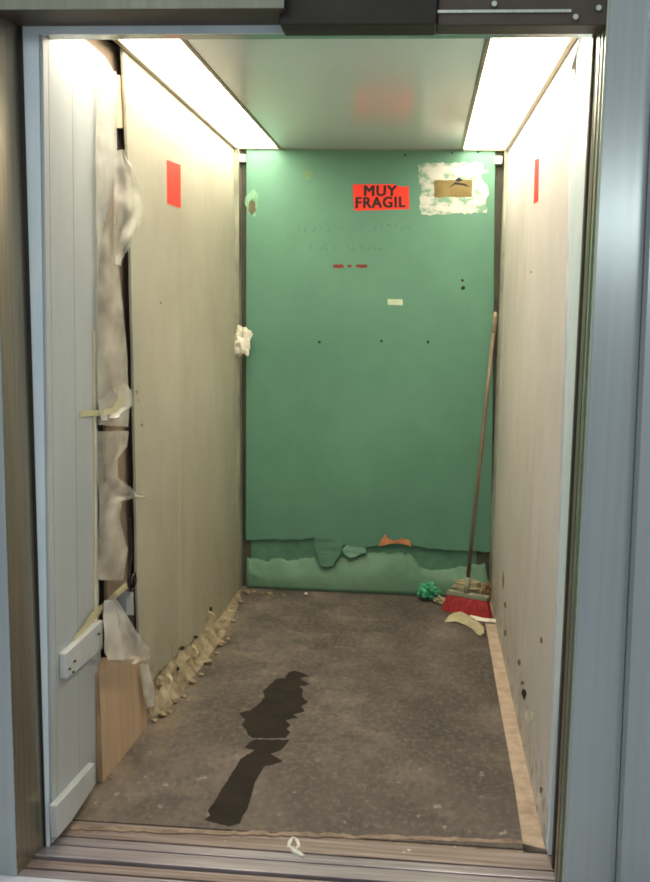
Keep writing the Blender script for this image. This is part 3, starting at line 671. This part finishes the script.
# cable loop, small box and connectors in the gap
bm = bmesh.new()
cp = [(130, 520), (131, 540), (131.5, 552), (130, 564), (128.5, 576), (129, 588), (131, 591), (134, 588), (136, 580), (135, 573), (132.5, 576), (131, 584)]
tube(bm, [on('L', x, y, .006) for x, y in cp], .0035, 8)
tag(obj('cable', bm, CABLEM), 'black cable looped in the gap beside the cream wall', 'cable')
bx = [on('L', x, y, -.004) for x, y in ((126, 592), (133.5, 592), (134, 615), (126.5, 615))]
bm = bmesh.new(); solid(bm, bx, [p - Vector((.03, 0, 0)) for p in bx])
jb = tag(obj('junction_box', bm, GREYM), 'small grey box in the gap under the cable loop', 'box')
bx = [on('L', x, y, -.003) for x, y in ((127, 616), (134, 616), (134.5, 625), (127.5, 625))]
bm = bmesh.new(); solid(bm, bx, [p - Vector((.03, 0, 0)) for p in bx]); obj('connector', bm, CABLEM, jb)
# tangled strap at the foot of the plywood
bm = bmesh.new(); tube(bm, [on('F', x, y, z) for x, y, z in ((140, 722, .008), (143, 716, .03), (145, 706, .05), (147, 700, .06), (144, 708, .03), (141, 716, .02), (146, 722, .008))], .006, 8)
tag(obj('cable', bm, CABLEM), 'short dark cable stub curled at the foot of the plywood offcut', 'cable')

# broom in the back right corner
bl, brr = on('F', 443, 610, .0), on('F', 494, 619, .0)
brr.x -= .012
bt = empty('broom', (bl + brr) / 2, 'red bristled broom leaning in the back right corner on a long stick', 'broom')
axd = (brr - bl); n = Vector((-axd.y, axd.x, 0)).normalized()
hh = .076
tl_, tr2 = bl.lerp(brr, .10) + Vector((0, .03, hh)) , bl.lerp(brr, .92) + Vector((0, .03, hh))
bm = bmesh.new(); NB = 36
rows = []
for i in range(NB + 1):
    u = i / NB; lo = bl.lerp(brr, u); hi = tl_.lerp(tr2, u); j = .004 * noise.noise(Vector((u * 40, 0, 0)))
    lo = lo + Vector((0, -.004 + j, max(0, .004 + j)))
    rows.append([bm.verts.new(lo - n * .016), bm.verts.new((lo + hi) / 2 - n * (.017 + j)), bm.verts.new(hi - n * .013), bm.verts.new(hi + n * .013), bm.verts.new((lo + hi) / 2 + n * .017), bm.verts.new(lo + n * .016)])
for i in range(NB):
    for k in range(6): bm.faces.new((rows[i][k], rows[i][(k + 1) % 6], rows[i + 1][(k + 1) % 6], rows[i + 1][k]))
bm.faces.new(rows[0]); bm.faces.new(rows[-1][::-1])
obj('bristles', bm, BROOMR, bt)
bm = bmesh.new(); a0, a1 = tl_ - axd.normalized() * .004, tr2 + axd.normalized() * .004
q = [a0 - n * .018, a1 - n * .018, a1 + n * .018, a0 + n * .018]
solid(bm, [p + Vector((0, 0, .018)) for p in q], [p + Vector((0, 0, -.002)) for p in q]); obj('block', bm, BROOMB, bt, bevel=.006)
mid = tl_.lerp(tr2, .46) + Vector((0, 0, .012)); topp = at(495.5, 312, 1, 2.29)
bm = bmesh.new(); tube(bm, [mid, mid.lerp(topp, .06)], [.016, .0115], 12); obj('socket', bm, BROOMB, bt, smooth=True)
bm = bmesh.new(); tube(bm, [mid.lerp(topp, .02), mid.lerp(topp, .5), mid.lerp(topp, .93)], .0088, 12); obj('stick', bm, STICK, bt, smooth=True)
bm = bmesh.new(); tube(bm, [mid.lerp(topp, .93), mid.lerp(topp, .985), topp], [.0115, .0115, .007], 12)
obj('grip_cap', bm, mat('pale worn cap', [(150, 138, 112), (172, 160, 134)], 20, .5), bt, smooth=True)
bm = bmesh.new(); tp2 = mid.lerp(topp, 1.045); tube(bm, [topp, tp2], [.007, .004], 8); obj('hanging_loop', bm, CABLEM, bt)

# rubbish around the broom
tag(wad('crumpled_plastic', on('F', 428, 600, .0), (.052, .045, .042), GREENP, 1.2, .6), 'crumpled green plastic on the floor against the green wall, left of the broom', 'plastic')
tag(wad('crumpled_plastic', on('F', 458, 590, .0) + Vector((0, -.06, 0)), (.062, .03, .042), GREENP, 5.6, .6), 'crumpled green plastic behind the broom head', 'plastic')
tag(wad('crumpled_paper', on('F', 440, 604, .0), (.03, .025, .018), CREAMP, 2.9, .6), 'small beige paper scrap between green plastic and broom head', 'paper')
tag(wad('crumpled_paper', on('F', 470, 597, .0) + Vector((.0, -.03, 0)), (.09, .02, .045), CREAMP, 6.9, .6), 'dusty beige paper heap behind the broom head', 'paper')
tag(wad('crumpled_paper', on('F', 489, 598, .0) + Vector((-.01, -.06, 0)), (.03, .02, .05), mat('brown scrap', [(130, 104, 78), (168, 140, 108)], 20, .9), 8.1, .6), 'brown scrap standing in the corner right of the broom stick', 'paper')
lo_ = [((444, 622), (453, 613)), ((456, 622), (461, 612)), ((466, 625), (470, 617)), ((473, 630), (478, 622)), ((478, 635), (484, 628)), ((481, 636), (484, 633))]
o = loft('paper_strip', [(on('F', *a, .004), on('F', *b, .02)) for a, b in lo_], 6, CREAMP, crumple=.012, fold=.01, seed=3, nrm=Vector((0, 0, 1)))
tag(o, 'curled cream paper strip on the floor in front of the broom head', 'paper')
o = loft('paper_strip', [(on('F', *a, .003), on('F', *b, .012)) for a, b in (((470, 619), (470, 615)), ((482, 621.5), (483, 618)), ((496, 623), (496, 619)))], 4, PAPER, crumple=.006, seed=6, nrm=Vector((0, 0, 1)))
tag(o, 'thin white paper strip under the right end of the broom', 'paper')

# loose crumbs
def crumb(name, px, py, r, m, seed, label, cat, grp, z=0.0):
    o = wad(name, on('F', px, py, z), (r, r * .8, r * .6), m, seed, .6, 2); tag(o, label, cat, grp); return o
rnd = random.Random(12)
for k, (x, y, r) in enumerate(((152, 722, .012), (160, 717, .016), (168, 713, .010), (173, 703, .014), (182, 698, .010), (190, 684, .016), (199, 676, .012), (206, 664, .018), (214, 655, .012), (219, 646, .018), (226, 640, .010), (231, 622, .014), (238, 603, .016), (176, 712, .006), (186, 702, .007), (211, 668, .006))):
    crumb('plaster_crumb', x + 2, y, r, CHUNKM, k * 1.7, 'beige plaster crumb fallen along the foot of the left wall', 'rubble', 'plaster crumbs along the left wall')
for k, (x, y, r) in enumerate(((247, 592, .018), (254, 591, .014), (262, 592, .010), (270, 593, .014), (284, 594, .008))):
    crumb('plaster_crumb', x, y + 2, r, CHUNKM, k * 2.1 + 40, 'beige plaster crumb fallen along the foot of the green wall', 'rubble', 'plaster crumbs along the green wall')
for k, (x, y, r) in enumerate(((509, 622, .014), (513, 640, .016), (518, 657, .012), (522, 673, .012), (528, 700, .012), (505, 612, .016), (534, 745, .008))):
    crumb('plaster_crumb', x - 1, y + 3, r, CHUNKM, k * 2.1 + 70, 'beige plaster crumb fallen along the foot of the right wall', 'rubble', 'plaster crumbs along the right wall', -.004)
crumb('white_crumb', 306, 594.5, .009, CRUMBW, 3.3, 'single white crumb on the floor before the torn green wall', 'rubble', None)
crumb('white_crumb', 110, 779, .006, CHUNKM, 5.3, 'pale crumb on the floor beside the plywood offcut', 'rubble', None)
for k, (x, y, r) in enumerate(((225, 843, .005), (238.5, 840, .004), (262, 839.5, .004), (316, 842, .003), (404, 854, .005), (409, 852, .006), (455, 848, .004))):
    crumb('white_crumb', x, y, r, CRUMBW, k + 20, 'tiny white crumb on the metal door sill', 'rubble', 'white crumbs on the sill', -.008)
# looped white scrap on the sill
bm = bmesh.new()
lp = [(288, 848), (290, 842), (293, 838.5), (297, 841), (299, 846), (296, 849), (290, 847.5), (294, 851), (299, 854), (304, 856)]
tube(bm, [on('F', x, y, -.004 + .004 * (i % 2)) for i, (x, y) in enumerate(lp)], [.004, .006, .006, .006, .005, .005, .005, .007, .007, .004], 7)
tag(obj('paper_scrap', bm, CRUMBW), 'twisted white paper scrap on the metal door sill', 'paper')

# ------------------------------------------------------------------- light
w = bpy.data.worlds.new('world'); S.world = w; w.use_nodes = True
nt = w.node_tree; N = nt.nodes; L = nt.links; bg = N['Background']
tc = N.new('ShaderNodeTexCoord'); sx = N.new('ShaderNodeSeparateXYZ'); L.new(tc.outputs['Generated'], sx.inputs[0])
rp = N.new('ShaderNodeValToRGB'); mr = N.new('ShaderNodeMapRange'); mr.inputs['From Min'].default_value = -1; mr.inputs['From Max'].default_value = 1
L.new(sx.outputs['Z'], mr.inputs['Value']); L.new(mr.outputs[0], rp.inputs['Fac'])
e = rp.color_ramp.elements
e[0].position = 0.0; e[0].color = (.40, .41, .46, 1); e[1].position = 1.0; e[1].color = (.55, .60, .61, 1)
x = e.new(.5); x.color = (.42, .46, .48, 1)
L.new(rp.outputs['Color'], bg.inputs['Color']); bg.inputs['Strength'].default_value = 1.05
# landing lamp behind the camera, on the landing ceiling
ld = bpy.data.lights.new('landing_lamp', 'AREA'); ld.energy = 10.5; ld.size = 1.4; ld.size_y = .35; ld.shape = 'RECTANGLE'; ld.color = (.90, .97, .95)
lo = bpy.data.objects.new('landing_lamp', ld); COL.objects.link(lo); lo.location = (2.0, -6.4, 2.2); lo.rotation_euler = (math.radians(62), 0, math.radians(10))

l2 = bpy.data.lights.new('landing_fill_light', 'AREA'); l2.energy = 14; l2.size = 1.2; l2.size_y = .5; l2.shape = 'RECTANGLE'; l2.color = (.90, .94, 1.0)  # added fill light, brightens the right wall and the front of the floor
lo2 = bpy.data.objects.new('landing_fill_light', l2); COL.objects.link(lo2); lo2.location = (-.7, -2.4, 2.65); lo2.rotation_euler = (math.radians(40), 0, math.radians(-18))
S.view_settings.view_transform = 'Standard'; S.view_settings.look = 'None'; S.view_settings.exposure = 0.0; S.view_settings.gamma = 0.92
S.cycles.use_denoising = True
S.cycles.filter_width = 1.8
S.cycles.max_bounces = 10
